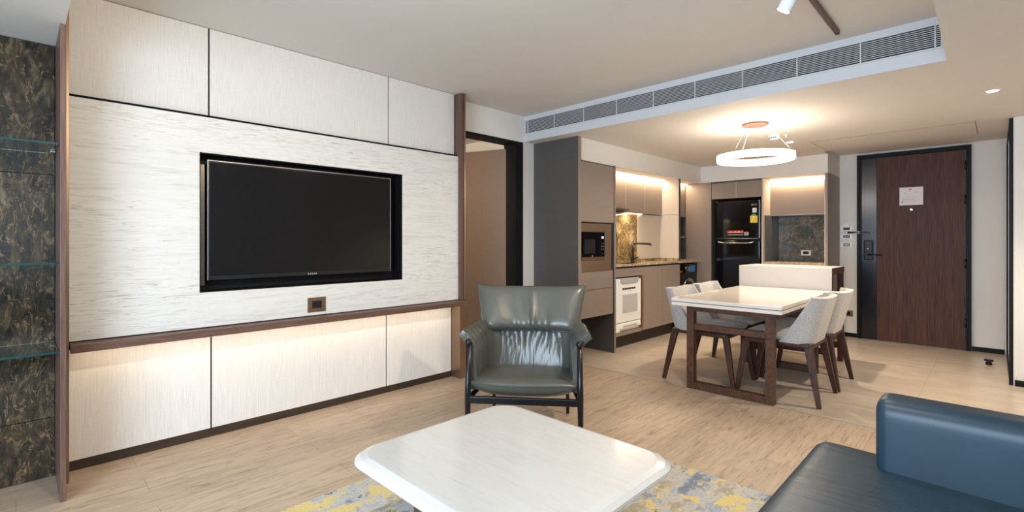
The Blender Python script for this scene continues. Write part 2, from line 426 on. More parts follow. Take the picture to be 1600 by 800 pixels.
# access hatch in the lowered ceiling (hairline gaps)
struct('trim_3', [(2.060, 2.066, 5.78, 6.49, HL-.002, HL+.002), (3.296, 3.302, 5.72, 6.47, HL-.002, HL+.002), (2.066, 3.296, 5.775, 5.779, HL-.0015, HL+.002)], 'bronze')
# bulkhead over the kitchen units
struct('trim_4', [(-.05, .505, 3.89, 7.32, 2.0, HL), (.505, 2.02, 6.70, 7.32, 2.0, HL)], 'paint')

# ------------------------------------------------------------------ doorway to the bedroom
struct('door_2', [(-.21, -.040, 2.80, 3.668, 2.188, 2.21), (-.21, -.040, 3.56, 3.668, 0, 2.188), (-.21, -.040, 2.79, 2.82, 0, 2.21)], 'black_paint', .002)
hinge = Vector((-.17, 3.585, 0)); dv = Vector((-math.cos(R(18.8)), -math.sin(R(18.8)), 0)); nv = Vector((dv.y, -dv.x, 0))
t = thing('bedroom_door', 'open taupe bedroom door swung inward behind the armchair', 'door', (hinge.x, hinge.y, 0))
def leaf(bm, a, b, z0, z1, t0, t1):
    vs = []
    for s in (a, b):
        for k in (t0, t1):
            for z in (z0, z1):
                p = hinge+dv*s+nv*k; vs.append(bm.verts.new((p.x, p.y, z)))
    for f in ((0, 1, 3, 2), (4, 6, 7, 5), (0, 4, 5, 1), (2, 3, 7, 6), (0, 2, 6, 4), (1, 5, 7, 3)): bm.faces.new([vs[i] for i in f])
bm = bmesh.new(); leaf(bm, .01, .78, .01, .685, -.02, .02); leaf(bm, .01, .78, .693, 2.15, -.02, .02); leaf(bm, .01, .78, .68, .70, -.016, .016)
obj('door_leaf', bm, 'leaf', t, .002)
for z in (.3, 1.1, 1.9):
    tubeo('hinge', [(hinge.x+.008, hinge.y+.004, z-.05), (hinge.x+.008, hinge.y+.004, z+.05)], .008, 'black_metal', t)
struct('wall_bedroom', [(-2.4, -.2, 3.75, 3.84, 0, 2.4), (-2.5, -2.4, 1.6, 3.84, 0, 2.4), (-2.4, -.2, 1.6, 1.7, 0, 2.4)], 'paint')
struct('floor', (-2.5, -.2, 1.6, 3.84, -.1, 0), 'floorwood')
struct('ceiling', (-2.5, -.2, 1.6, 3.84, 2.34, 2.44), 'ceil')
t = thing('ceiling_grille', 'slatted grille in the bedroom ceiling seen over the open door', 'vent', (-.7, 2.8, 2.30))
box('frame', [(-.76, -.205, 2.66, 2.70, 2.31, 2.34), (-.76, -.205, 3.26, 3.30, 2.31, 2.34), (-.76, -.72, 2.70, 3.26, 2.31, 2.34), (-.245, -.205, 2.70, 3.26, 2.31, 2.34)], 'walnut_h', t)
box('slats', [(-.72+.028*i, -.705+.028*i, 2.70, 3.26, 2.305, 2.335) for i in range(17)], 'walnut_h', t, bev=0)
l = bpy.data.lights.new('bedroom_lamp', 'POINT'); l.energy = 17; l.color = SOFTWARM; l.shadow_soft_size = .08
o = bpy.data.objects.new('bedroom_lamp', l); C.objects.link(o); o.location = (-.32, 1.85, 1.9)

# ------------------------------------------------------------------ television wall
struct('trim_5', [(-.05, .030, .186, 2.70, 1.93, H), (-.05, -.016, .186, 2.70, .05, .66)], 'dark_gap')
gl = 'linen covered wall panels'
for a, b, lb in ((.19, .812, 'pale linen panel above the television, leftmost of the upper row'),
                 (.822, 2.037, 'wide pale linen panel of the upper row, above the television'),
                 (2.047, 2.693, 'pale linen panel of the upper row, right end beside the brown upright')):
    tag(box('wall_panel', (.030, .05, a, b, 1.945, H-.003), 'linen'), lb, 'panel', gl)
for a, b, lb in ((.19, .837, 'pale linen panel below the lit ledge, leftmost of the lower row'),
                 (.846, 2.050, 'widest pale linen panel below the lit ledge, under the television'),
                 (2.060, 2.699, 'pale linen panel below the lit ledge, right end behind the armchair')):
    tag(box('wall_panel', (-.0155, 0, a, b, .052, .66), 'linen'), lb, 'panel', gl)
t = thing('oak_wall_panel', 'large white-washed oak panel with a recess holding the television', 'panel', (.1, 1.44, .69))
box('oak_board', [(-.05, .10, .186, .756, .69, 1.93), (-.05, .10, 2.137, 2.699, .69, 1.93), (-.05, .10, .756, 2.137, 1.72, 1.93), (-.05, .10, .756, 2.137, .69, .894)], 'tvwood', t, bev=0)
box('recess_lining', [(-.049, -.030, .756, 2.137, .894, 1.72), (-.03, .096, .756, .762, .894, 1.72), (-.03, .096, 2.131, 2.137, .894, 1.72), (-.03, .096, .762, 2.131, .894, .90), (-.03, .096, .762, 2.131, 1.714, 1.72)], 'black_paint', t, bev=0, label='black recess lining')
box('shadow_gap', (-.05, .088, .186, 2.699, 1.93, 1.945), 'dark_gap', t, bev=0)
t = thing('television', 'large flat black television, screen off, set in the wall recess', 'television', (.05, 1.43, .96))
box('screen_body', (.02, .052, .812, 2.056, .962, 1.682), 'black_plastic', t, .003)
box('screen', (.052, .0535, .820, 2.048, .985, 1.674), 'black_glass', t, 0)
box('bezel', [(.050, .0545, .808, .812, .962, 1.686), (.050, .0545, 2.056, 2.060, .962, 1.686), (.050, .0545, .812, 2.056, 1.682, 1.686)], 'steel', t, .0005, label='thin silver bezel edge')
box('lower_bezel', (.052, .056, .812, 2.056, .962, .985), 'black_plastic', t, .001)
box('badge', [(.057, .0578, 1.410+.013*i, 1.410+.013*i+.009, .967, .9765) for i in range(5)], 'chrome', t, 0)
box('wall_bracket', (-.03, .02, 1.15, 1.72, 1.1, 1.5), 'black_metal', t)
box('soundbar', (-.03, .03, .775, .80, .93, 1.66), 'gunmetal', t, label='grey metal side rail')
t = thing('wall_socket', 'bronze wall socket plate on the oak panel under the television', 'socket', (.1, 1.45, .76))
box('plate', (.10, .108, 1.389, 1.513, .712, .812), 'bronze', t, .002)
box('insert', (.106, .110, 1.418, 1.484, .738, .787), 'black_plastic', t, .001)
t = thing('wall_ledge', 'long walnut ledge below the television with hidden warm light', 'shelf', (.1, 1.46, .64))
box('board', [(.0, .19, .188, 2.735, .652, .684), (.155, .19, .188, 2.735, .643, .652)], 'walnut_h', t, .002)
box('led_strip', (.125, .14, .20, 2.69, .645, .651), 'led_on', t, 0)
area('ledge_led', (.115, 1.45, .640), (-.35, 0, -1), 2.45, .02, .95, WARM).rotation_euler = (0, R(18), R(0))
bpy.data.objects['ledge_led'].data.size = .02; bpy.data.objects['ledge_led'].data.size_y = 2.45
# uprights at both ends of the television wall
t = thing('upright_board', 'brown end panel right of the television wall beside the bedroom doorway', 'panel', (.05, 2.73, 0))
box('upper_board', (-.05, .128, 2.702, 2.735, .69, H-.003), 'walnut', t)
box('bronze_cheek', (-.05, .120, 2.702, 2.770, .06, .650), 'bronze', t, label='bronze lower cheek')
box('bronze_foot', (-.05, .112, 2.704, 2.768, 0, .058), 'bronze', t)
box('bronze_edge', (.06, .138, 2.736, 2.752, .69, H-.003), 'bronze', t)
t = thing('divider_board', 'dark walnut upright board dividing the marble niche from the television wall', 'panel', (.18, .15, 0))
box('board', (.002, .375, .142, .163, 0, 2.194), 'walnut', t)
box('metal_strip', (.0, .157, .164, .1855, .0, H-.003), 'bronze', t, label='bronze metal strip')
# marble niche
gj = 'dark marble slabs in the niche'
zs = [0, .30, .905, 1.535, 2.195]
lbn = ['dark marble slab at the floor of the left niche', 'dark marble slab in the left niche behind the lowest glass shelf',
       'dark marble slab in the left niche between the upper glass shelves', 'topmost dark marble slab of the left niche under the soffit']
for i in range(4):
    tag(box('marble_slab', (-.05, 0, -1.0, .140, zs[i]+.0015, zs[i+1]-.0015), 'marble_dark', origin=False), lbn[i], 'slab', gj)
for z, lb in ((1.652, 'topmost of three glass shelves in the dark marble niche'), (1.100, 'middle of three glass shelves in the dark marble niche'), (.690, 'lowest of three glass shelves in the dark marble niche')):
    t = thing('glass_shelf', lb, 'shelf', (.18, -.4, z-.01), 'glass shelves in the niche')
    box('pane', (.003, .345, -.95, .138, z-.010, z-.001), 'glass', t, .0005)
    box('polished_edge', [(.345, .348, -.95, .138, z-.010, z-.001)], 'glass_edge', t, 0)
    for y in (.12, -.9):
        box('bracket', (.06, .12, y, y+.018, z-.018, z-.0105), 'steel', t)

# ------------------------------------------------------------------ ceiling fittings
t = thing('air_grille', 'long white slatted air conditioning grille in the ceiling step', 'vent', (1.6, 3.69, 2.30))
gz0, gz1 = 2.305, 2.432; gx0, gx1 = -.025, 3.200
box('frame', [(gx0-.012, gx1+.008, 3.686, 3.694, gz1, gz1+.010), (gx0-.012, gx1+.008, 3.686, 3.694, gz0-.010, gz0), (gx0-.012, gx0, 3.686, 3.694, gz0, gz1), (gx1, gx1+.008, 3.686, 3.694, gz0, gz1)], 'ac_white', t, .001)
box('backing', (gx0, gx1, 3.6925, 3.6938, gz0, gz1), 'dark_gap', t, 0)
n = 11
box('slats', [(gx0, gx1, 3.684, 3.692, gz0+(gz1-gz0)*(i+.70)/n, gz0+(gz1-gz0)*(i+1.0)/n) for i in range(n)], 'ac_white', t, 0)
for i in range(10): box('divider', (gx0+.03+.352*i, gx0+.036+.352*i, 3.6835, 3.692, gz0, gz1), 'ac_white', t, 0)
# track with spot heads
t = thing('ceiling_track', 'bronze lighting track on the ceiling pointing at the air grille', 'track', (2.736, 1.2, H-.03))
box('rail', (2.726, 2.748, -.6, 3.50, H-.026, H), 'walnut', t, .002)
box('end_cap', (2.725, 2.749, 3.50, 3.512, H-.028, H), 'black_metal', t, .002)
def spot_head(y, label, target, watts, ang=75):
    p0 = Vector((2.745, y, H-.028)); t = thing('track_spotlight', label, 'spotlight', p0, 'track spotlights')
    d = (Vector(target)-(p0+Vector((.03, 0, -.12)))).normalized()
    c = p0+Vector((.03, 0, -.145))
    tubeo('stem', [p0, p0+Vector((0, 0, -.05)), c-d*.02], .007, 'white_plastic', t)
    a = c-d*.075; b = c+d*.075
    tubeo('barrel', [a, a+d*.004, b-d*.004, b], [.026, .030, .030, .030], 'white_plastic', t, n=28)
    tubeo('lens', [b, b+d*.0015], .026, 'spot_on', t, n=28)
    spot('track_spot_beam', b+d*.012, d, watts, SOFTWARM, ang, .9, .03)
spot_head(2.445, 'white cylindrical spotlight on the ceiling track beside its end', (1.45, 2.45, .1), 50, 125)
spot_head(1.55, 'white cylindrical track spotlight aimed at the television wall', (0, 1.35, 1.35), 15, 120)
spot_head(.72, 'white cylindrical track spotlight nearest the window', (0, .12, 1.15), 42, 120)
spot_head(1.12, 'white cylindrical track spotlight added out of view to brighten the sofa seat', (3.15, 1.55, .45), 26, 90)  # extra unseen head, added to give the sofa seat a warm glow
def downlight(x, y, z, label, watts, ang=110):
    t = thing('downlight', label, 'downlight', (x, y, z-.004), 'recessed downlights')
    latheo('trim_ring', [(.030, -.003), (.046, -.003), (.048, 0), (.030, 0), (.030, -.003)], (x, y, z), 'white_plastic', t)
    latheo('lens', [(.0295, -.0005), (.0295, -.0022)], (x, y, z), 'spot_on', t)
    spot('downlight_beam', (x, y, z-.01), (0, 0, -1), watts, SOFTWARM, ang, .7, .03)
downlight(3.408, 4.673, HL, 'round recessed downlight in the lowered ceiling at the right', 72)
downlight(1.907, 5.626, HL, 'small recessed downlight behind the ring pendant', 80)
# ring pendant
px_, py_ = 1.925, 4.54
t = thing('ring_pendant', 'glowing white ring pendant lamp hung over the dining table', 'lamp', (px_, py_, 1.9))
latheo('canopy', [(.108, 0), (.108, -.012), (.100, -.016), (.0001, -.016)], (px_, py_, HL), 'canopy_brown', t, 40, bev=.001)
def ring(bm, r0, r1, z0, z1):
    n = 72; V = []
    for k in range(n):
        a = 2*math.pi*k/n; V.append([bm.verts.new((px_+r*math.cos(a), py_+r*math.sin(a), z)) for r, z in ((r0, z0), (r1, z0), (r1, z1), (r0, z1))])
    for k in range(n):
        A, B = V[k], V[(k+1) % n]
        for j in range(4): bm.faces.new((A[j], A[(j+1) % 4], B[(j+1) % 4], B[j]))
bm = bmesh.new(); ring(bm, .266, .309, 1.896, 1.950); obj('ring_diffuser', bm, 'lamp_on', t, .006)
bm = bmesh.new(); ring(bm, .264, .311, 1.950, 1.957); obj('ring_rim', bm, 'copper', t)
for a in (15, 135, 255):
    x, y = px_+.288*math.cos(R(a)), py_+.288*math.sin(R(a))
    tubeo('suspension_wire', [(x, y, 1.957), (px_+.09*math.cos(R(a)), py_+.09*math.sin(R(a)), HL-.014)], .0010, 'white_plastic', t, n=6)
o = area('ring_light', (px_, py_, 1.888), (0, 0, -1), .6, .6, 8, (1, .86, .66)); o.data.shape = 'DISK'
o = area('ring_uplight', (px_, py_, 1.99), (0, 0, 1), .6, .6, 3.2, (1, .88, .70)); o.data.shape = 'DISK'
t = thing('smoke_detector', 'white round smoke detector on the ceiling behind the pendant canopy', 'detector', (1.902, 5.146, HL-.05))
latheo('body', [(.0001, -.045), (.03, -.045), (.045, -.03), (.05, -.012), (.05, 0)], (1.902, 5.146, HL), 'white_plastic', t, smooth=False)
box('sensor_slots', [(1.87+.016*i, 1.88+.016*i, 5.094, 5.112, HL-.034, HL-.026) for i in range(4)], 'black_plastic', t, 0)
t = thing('sprinkler', 'small white ceiling sprinkler right of the smoke detector', 'sprinkler', (1.98, 5.23, HL-.026))
latheo('head', [(.0001, -.026), (.010, -.026), (.004, -.018), (.006, -.005), (.020, -.003), (.020, 0)], (1.98, 5.23, HL), 'white_plastic', t, 20)

# ------------------------------------------------------------------ kitchen, along the left wall
t = thing('tall_cabinet', 'tall taupe cabinet housing the microwave, dark side panel to the living room', 'cabinet', (.25, 4.18, 0))
box('side_panel', (-.048, .532, 3.842, 3.886, 0, HL), 'taupe_dark', t, label='charcoal side panel')
box('side_panel', (-.048, .522, 4.489, 4.515, 0, 1.999), 'taupe_dark', t)
box('edge_trim', [(.522, .527, 4.489, 4.515, 0, 1.999)], 'taupe', t, 0)
box('edge_trim', [(.532, .536, 3.842, 3.886, 0, HL)], 'taupe', t, 0)
box('carcass', [(-.04, .50, 3.888, 4.487, 1.385, 1.999), (-.04, .05, 3.888, 4.487, .43, 1.385), (.05, .50, 3.888, 4.487, .43, .70), (.05, .49, 3.888, 4.487, .71, .89)], 'taupe_dark', t, 0)
box('door', (.501, .52, 3.889, 4.484, 1.388, 1.985), 'taupe', t)
box('drawer', (.501, .52, 3.889, 4.470, .706, .882), 'taupe', t)
box('drawer', (.501, .52, 3.889, 4.470, .425, .700), 'taupe', t)
box('copper_line', [(.50, .512, 3.889, 4.47, .7005, .7055), (.50, .512, 3.889, 4.47, .884, .890)], 'copper', t, 0)
box('surround', [(.495, .515, 3.889, 4.45, 1.290, 1.375), (.495, .515, 3.889, 3.912, .892, 1.29), (.495, .515, 4.325, 4.45, .892, 1.29), (.495, .515, 3.912, 4.325, .892, .998)], 'bronze_panel', t, label='bronze microwave surround')
t = thing('microwave', 'built-in black microwave with bronze frame in the tall cabinet', 'microwave', (.3, 4.12, 1.0))
box('body', (.06, .512, 3.915, 4.322, 1.0, 1.287), 'black_plastic', t)
box('door_glass', (.512, .517, 3.918, 4.235, 1.036, 1.284), 'black_glass', t)
box('window', (.517, .5175, 3.965, 4.15, 1.07, 1.215), 'black_plastic', t, 0)
box('control_panel', (.512, .517, 4.238, 4.320, 1.036, 1.284), 'black_glass', t)
box('clock', (.517, .518, 4.268, 4.295, 1.222, 1.240), 'display', t, 0)
for i in range(3):
    for j in range(2):
        latheo('button', [(.0045, 0), (.0045, .0015)], (.517, 4.266+.028*j, 1.17-.03*i), 'grey_plastic', t, 12, 'x')
latheo('knob', [(.009, 0), (.008, .008), (.0001, .008)], (.517, 4.281, 1.065), 'gunmetal', t, 20, 'x')
box('lower_strip', (.512, .520, 3.918, 4.320, 1.003, 1.032), 'bronze', t)
tubeo('badge', [(.517, 4.10, 1.045), (.5185, 4.10, 1.045)], .008, 'grey_plastic', t)

t = thing('base_cabinet', 'taupe base cabinet run under the granite worktop', 'cabinet', (.25, 5.28, 0))
box('carcass', [(-.04, .495, 5.09, 6.03, .165, .897), (-.04, .495, 4.517, 5.09, .80, .897), (-.04, .1, 4.517, 5.09, .165, .80)], 'taupe_dark', t, 0)
box('drawer', (.50, .52, 4.518, 5.108, .802, .893), 'taupe', t)
box('door', (.50, .52, 5.112, 5.556, .165, .893), 'taupe', t)
box('door', (.50, .52, 5.561, 6.028, .165, .893), 'taupe', t)
box('filler', (.44, .505, 5.045, 5.075, .165, .80), 'taupe_dark', t)
box('copper_edge', (.50, .522, 5.085, 5.108, .165, .80), 'copper', t)
box('bottom_rail', (.42, .51, 4.518, 5.085, .158, .198), 'taupe', t)
box('kickboard', (.385, .41, 4.517, 6.04, 0, .158), 'kick', t)
t = thing('oven', 'white freestanding oven with a row of small knobs, set in the base cabinet', 'oven', (.3, 4.78, .2))
box('body', (.11, .50, 4.528, 5.035, .205, .785), 'white_plastic', t, .004)
box('door', (.50, .527, 4.523, 5.038, .305, .768), 'white_plastic', t, .005)
box('window', (.5275, .5285, 4.640, 4.960, .40, .605), 'oven_glass', t, 0)
box('window_frame', [(.527, .531, 4.62, 4.64, .38, .625), (.527, .531, 4.96, 4.98, .38, .625), (.527, .531, 4.64, 4.96, .605, .625), (.527, .531, 4.64, 4.96, .38, .40)], 'white_plastic', t, .001)
for i in range(7):
    latheo('knob', [(.0115, 0), (.010, .010), (.0001, .010)], (.527, 4.655+.040*i, .672), 'black_plastic', t, 14, 'x')
box('logo_mark', (.527, .5285, 4.80, 4.815, .632, .652), 'grey_plastic', t, 0)
bm = bmesh.new()
prof = [(4.60, .785), (4.985, .785), (4.985, .745), (4.94, .720), (4.65, .720), (4.60, .745)]
a = [bm.verts.new((.527, y, z)) for y, z in prof]; b = [bm.verts.new((.5305, y, z)) for y, z in prof]
bm.faces.new(a); bm.faces.new(b[::-1])
for i in range(6): bm.faces.new((a[i], a[(i+1) % 6], b[(i+1) % 6], b[i]))
obj('handle_recess', bm, 'grey_plastic', t, label='grey grip recess')
box('drawer', [(.50, .525, 4.523, 5.038, .235, .298), (.50, .525, 4.523, 4.60, .205, .236)], 'white_plastic', t, .004)
box('drawer_grip', (.5255, .529, 4.66, 4.95, .248, .268), 'grey_plastic', t)
t = thing('worktop', 'brown granite kitchen worktop with upstand and inset sink', 'worktop', (.4, 5.28, .9))
box('slab', [(.25, .33, 4.516, 6.04, .915, .938), (.47, .523, 4.516, 6.04, .915, .938), (.33, .47, 4.516, 4.80, .915, .938), (.33, .47, 5.20, 6.04, .915, .938)], 'marble_top', t, 0)
box('shadow_rail', (.25, .495, 4.517, 6.035, .897, .915), 'kick', t, 0)
box('upstand', [(.25, .268, 4.516, 6.0, .9385, .972), (.268, .515, 5.985, 6.0, .9385, .972)], 'marble_gold', t, .001)
box('sink_bowl', [(.325, .475, 4.795, 5.205, .902, .906), (.323, .33, 4.80, 5.20, .902, .939), (.47, .477, 4.80, 5.20, .902, .939), (.33, .47, 4.793, 4.80, .902, .939), (.33, .47, 5.20, 5.207, .902, .939)], 'steel', t, 0)
t = thing('faucet', 'black mixer tap with a level spout at the kitchen sink', 'faucet', (.30, 5.22, .938))
fx, fy = .30, 5.245
latheo('base', [(.026, 0), (.026, .006), (.019, .010), (.019, .060), (.0001, .062)], (fx, fy, .9385), 'black_metal', t, 24)
tubeo('column', [(fx, fy, .99), (fx, fy, 1.165)], .013, 'black_metal', t, 20)
tubeo('spout', [(fx, fy, 1.15), (fx+.004, fy+.003, 1.162), (fx+.03, fy+.02, 1.167), (fx+.17, fy+.12, 1.160), (fx+.17, fy+.12, 1.14)], [.013, .014, .013, .012, .011], 'black_metal', t, 16)
tubeo('lever', [(fx, fy, .985), (fx+.045, fy+.045, 1.0)], [.016, .010], 'black_metal', t, 16)

tag(box('backsplash', (.228, .248, 4.516, 5.43, .93, 1.55), 'marble_gold', origin=True), 'golden brown marble backsplash behind the kitchen tap', 'backsplash')
tag(box('wall_panel', (.228, .256, 5.432, 6.0, .973, 1.53), 'beige'), 'beige laminate panel right of the marble backsplash', 'panel')
t = thing('partition_panel', 'beige full-height panel at the right end of the kitchen worktop', 'panel', (.3, 6.02, .94))
box('lower_panel', (.0, .516, 6.001, 6.045, .939, 1.535), 'beige', t)
box('upper_panel', (.0, .516, 6.001, 6.045, 1.538, 1.999), 'beige', t)
box('edge_trim', (.516, .52, 6.0, 6.046, .939, 1.999), 'taupe_dark', t, 0)
gc = 'wall cabinets over the worktop'
def wallcab(y0, y1, z0, lb):
    t = thing('wall_cabinet', lb, 'cabinet', (.15, (y0+y1)/2, z0), gc)
    box('carcass', (-.04, .268, y0, y1, z0+.004, 1.999), 'taupe_dark', t, 0)
    box('door', (.270, .288, y0+.002, y1-.006, z0, 1.992), 'taupe', t)
    box('edge_trim', (.270, .2895, y1-.006, y1-.001, z0, 1.992), 'taupe_edge', t, 0)
wallcab(4.516, 5.11, 1.578, 'taupe wall cabinet above the cooker hood')
wallcab(5.112, 5.555, 1.535, 'middle taupe wall cabinet over the kitchen worktop')
wallcab(5.557, 5.999, 1.535, 'taupe wall cabinet next to the beige partition panel')
t = thing('cooker_hood', 'slim black cooker hood under the first wall cabinet', 'hood', (.2, 4.8, 1.53))
box('body', (.0, .30, 4.52, 5.108, 1.545, 1.576), 'black_plastic', t)
box('front_lip', (.30, .325, 4.52, 5.108, 1.552, 1.572), 'gunmetal', t)
for nm, y0, y1 in (('worktop_led', 5.0, 5.5),):
    t = thing('led_light', 'warm light strip under the wall cabinets over the tap', 'light', (.27, 5.3, 1.53))
    box('diffuser', (.262, .276, 5.115, 5.50, 1.527, 1.5345), 'led_on', t, 0)
    box('housing', (.258, .280, 5.11, 5.505, 1.5335, 1.5348), 'steel', t, 0)
    area(nm, (.285, 5.15, 1.522), (-.1, 0, -1), .03, .9, 4.2, WARM)
t = thing('led_light', 'warm light strip along the soffit over the wall cabinets', 'light', (.32, 5.2, 1.99))
box('housing', (.300, .330, 4.52, 5.997, 1.994, 1.9995), 'steel', t, 0)
box('diffuser', (.304, .326, 4.52, 5.997, 1.990, 1.994), 'led_on', t, 0)
area('soffit_led', (.325, 5.26, 1.985), (-.35, 0, -1), .03, 1.45, 5.2, WARM).rotation_euler = (0, R(18), 0)

# laundry niche
t = thing('laundry_worktop', 'small brown stone shelf over the washing machine', 'worktop', (.3, 6.37, .9))
box('slab', (.0, .50, 6.047, 6.698, .905, .945), 'marble_top', t)
t = thing('wall_cabinet', 'narrow dark cabinet in the laundry niche beside the partition panel', 'cabinet', (.1, 6.37, 1.53))
box('carcass', (-.04, .262, 6.048, 6.697, 1.535, 1.999), 'taupe_dark', t, 0)
box('door', (.263, .280, 6.050, 6.695, 1.532, 1.995), 'taupe', t)
tag(box('niche_shelf', (-.04, .30, 6.048, 6.697, 1.24, 1.26), 'taupe'), 'thin taupe shelf in the laundry niche', 'shelf')
tag(box('niche_backing', (-.045, .18, 6.048, 6.697, .946, 1.238), 'taupe_dark'), 'dark back of the laundry niche above the stone shelf', 'panel')
area('laundry_led', (.30, 6.37, 1.985), (0, 0, -1), .03, .6, 2.2, WARM)
t = thing('led_light', 'short warm light strip at the top of the laundry niche', 'light', (.3, 6.37, 1.99))
box('housing', (.285, .315, 6.05, 6.695, 1.9955, 1.9995), 'steel', t, 0)
box('diffuser', (.288, .312, 6.05, 6.695, 1.991, 1.9955), 'led_on', t, 0)
t = thing('washing_machine', 'black washing machine with a chrome ringed door under the stone shelf', 'washing machine', (.2, 6.37, 0))
box('body', (-.03, .455, 6.06, 6.68, .02, .885), 'black_plastic', t, .006)
box('control_panel', (.455, .462, 6.07, 6.67, .76, .878), 'black_glass', t)
latheo('knob', [(.032, 0), (.028, .022), (.0001, .022)], (.462, 6.37, .82), 'chrome', t, 28, 'x')
box('label_sticker', (.462, .4635, 6.10, 6.22, .775, .80), 'red', t, 0, label='red printed label')
box('label_sticker', (.462, .4635, 6.42, 6.60, .775, .862), 'blue', t, 0, label='blue lit label')
latheo('door_ring', [(.17, 0), (.215, .0), (.215, .022), (.195, .034), (.17, .02), (.17, 0)], (.456, 6.40, .48), 'chrome', t, 48, 'x', smooth=True)
latheo('door_glass', [(.169, 0), (.169, .018), (.12, .035), (.0001, .04)], (.456, 6.40, .48), 'black_glass', t, 48, 'x', smooth=True)
for x in (0, .42):
    for y in (6.1, 6.64): latheo('foot', [(.02, 0), (.02, .021)], (x, y, 0), 'black_plastic', t, 16)

# ------------------------------------------------------------------ far wall units
t = thing('refrigerator_housing', 'tall taupe panels and two small cabinets built around the refrigerator', 'cabinet', (.98, 7.0, 0))
box('side_panel', (.283, .645, 6.70, 6.72, 0, 1.998), 'taupe', t)
box('side_panel', (.625, .645, 6.72, 7.31, 0, 1.998), 'taupe_dark', t)
box('side_panel', (1.292, 1.312, 6.70, 7.31, 0, 1.998), 'beige', t)
box('carcass', (.646, 1.291, 6.73, 7.31, 1.765, 1.998), 'taupe_dark', t, 0)
box('door', (.650, .968, 6.705, 6.725, 1.765, 1.978), 'taupe', t)
box('door', (.985, 1.286, 6.705, 6.725, 1.765, 1.978), 'taupe', t)
box('edge_trim', [(.971, .981, 6.703, 6.722, 1.765, 1.978), (1.294, 1.300, 6.698, 6.70, 0, 1.998)], 'taupe_edge', t, 0)
t = thing('refrigerator', 'black two-door refrigerator with stickers on its freezer door', 'refrigerator', (.97, 7.0, 0))
box('body', (.70, 1.262, 6.79, 7.30, .03, 1.735), 'black_plastic', t, .004)
box('freezer_door', (.700, 1.262, 6.735, 6.785, 1.225, 1.738), 'black_glass', t, .012, seg=3)
box('fridge_door', (.700, 1.262, 6.735, 6.785, .06, 1.205), 'black_glass', t, .012, seg=3)
def fh(z, s): return [(.72, 6.733, z), (.74, 6.715, z-s*.018), (.80, 6.708, z-s*.026), (1.10, 6.708, z-s*.026), (1.17, 6.715, z-s*.018), (1.20, 6.733, z)]
tubeo('handle', fh(1.195, 1), .008, 'chrome', t, 12)
tubeo('handle', [(.71, 6.731, 1.229), (1.25, 6.731, 1.229)], .006, 'steel', t, 12)
box('side_chrome', (1.255, 1.2625, 6.7345, 6.785, 1.24, 1.725), 'steel', t, 0)
box('base', (.72, 1.24, 6.80, 7.2, .0, .032), 'black_plastic', t, 0)
tx = text('logo_text', 'LG', .036, (1.205, 6.734, 1.668), ROT_Y, 'chrome', t)
latheo('logo_disc', [(.011, 0), (.011, -.001)], (1.168, 6.734, 1.668), 'chrome', t, 20, 'y')
box('white_tag', [(1.172, 1.222, 6.7335, 6.7348, 1.565, 1.625)], 'paper', t, 0)
tx = text('tag_text', '10', .036, (1.197, 6.733, 1.595), ROT_Y, 'ink', t)
box('energy_label', (1.142, 1.232, 6.7335, 6.7348, 1.435, 1.525), 'yellow', t, 0, label='yellow energy label')
latheo('label_arch', [(.034, -.0001), (.034, -.0004)], (1.187, 6.7349, 1.518), 'green', t, 24, 'y')
tx = text('label_text', '5', .06, (1.187, 6.7325, 1.49), ROT_Y, 'paper', t)
box('red_banner', (.85, 1.06, 6.7335, 6.7348, 1.300, 1.335), 'red', t, 0, label='red promotional strip')
box('banner_text', [(.862+.017*i, .874+.017*i, 6.7325, 6.7337, 1.307, 1.312+.006*(i % 3)) for i in range(11)], 'paper', t, 0)
box('grey_banner', (.84, 1.13, 6.7335, 6.7346, 1.262, 1.298), 'black_plastic', t, 0)
box('banner_text', [(.86+.022*i, .876+.022*i, 6.7325, 6.7337, 1.273, 1.284) for i in range(9)]+[(1.07+.03*i, 1.092+.03*i, 6.7325, 6.7337, 1.268, 1.315) for i in range(2)], 'grey_plastic', t, 0)
t = thing('wall_cabinet', 'taupe wall cabinet lit from above, over the grey marble niche', 'cabinet', (1.65, 7.1, 1.53))
box('carcass', (1.314, 1.985, 6.992, 7.31, 1.535, 1.998), 'taupe_dark', t, 0)
box('door', (1.315, 1.983, 6.972, 6.99, 1.532, 1.99), 'taupe', t)
box('edge_trim', (1.315, 1.983, 6.970, 6.99, 1.525, 1.532), 'taupe_edge', t, 0)
t = thing('led_light', 'warm light strip above the cabinet over the marble niche', 'light', (1.65, 6.95, 1.99))
box('housing', (1.33, 1.97, 6.935, 6.965, 1.9945, 1.9995), 'steel', t, 0)
box('diffuser', (1.33, 1.97, 6.938, 6.962, 1.990, 1.9945), 'led_on', t, 0)
area('niche_led', (1.65, 6.94, 1.983), (0, .3, -1), .62, .03, 3.6, WARM)
t = thing('base_cabinet', 'taupe niche cabinet with tall side panel beside the entry', 'cabinet', (1.65, 7.0, 0))
box('side_panel', (1.988, 2.020, 6.70, 7.318, 0, 1.999), 'taupe', t)
box('edge_trim', (1.986, 1.996, 6.697, 6.70, 0, 1.999), 'taupe_edge', t, 0)
box('carcass', (1.314, 1.986, 6.76, 7.31, .10, .898), 'taupe_dark', t, 0)
box('door', (1.316, 1.648, 6.74, 6.758, .10, .895), 'taupe', t)
box('door', (1.652, 1.984, 6.74, 6.758, .10, .895), 'taupe', t)
box('kickboard', (1.314, 1.986, 6.80, 6.82, 0, .10), 'kick', t)
box('side_lining', (1.3135, 1.330, 6.76, 7.26, .935, 1.524), 'taupe_dark', t, 0)
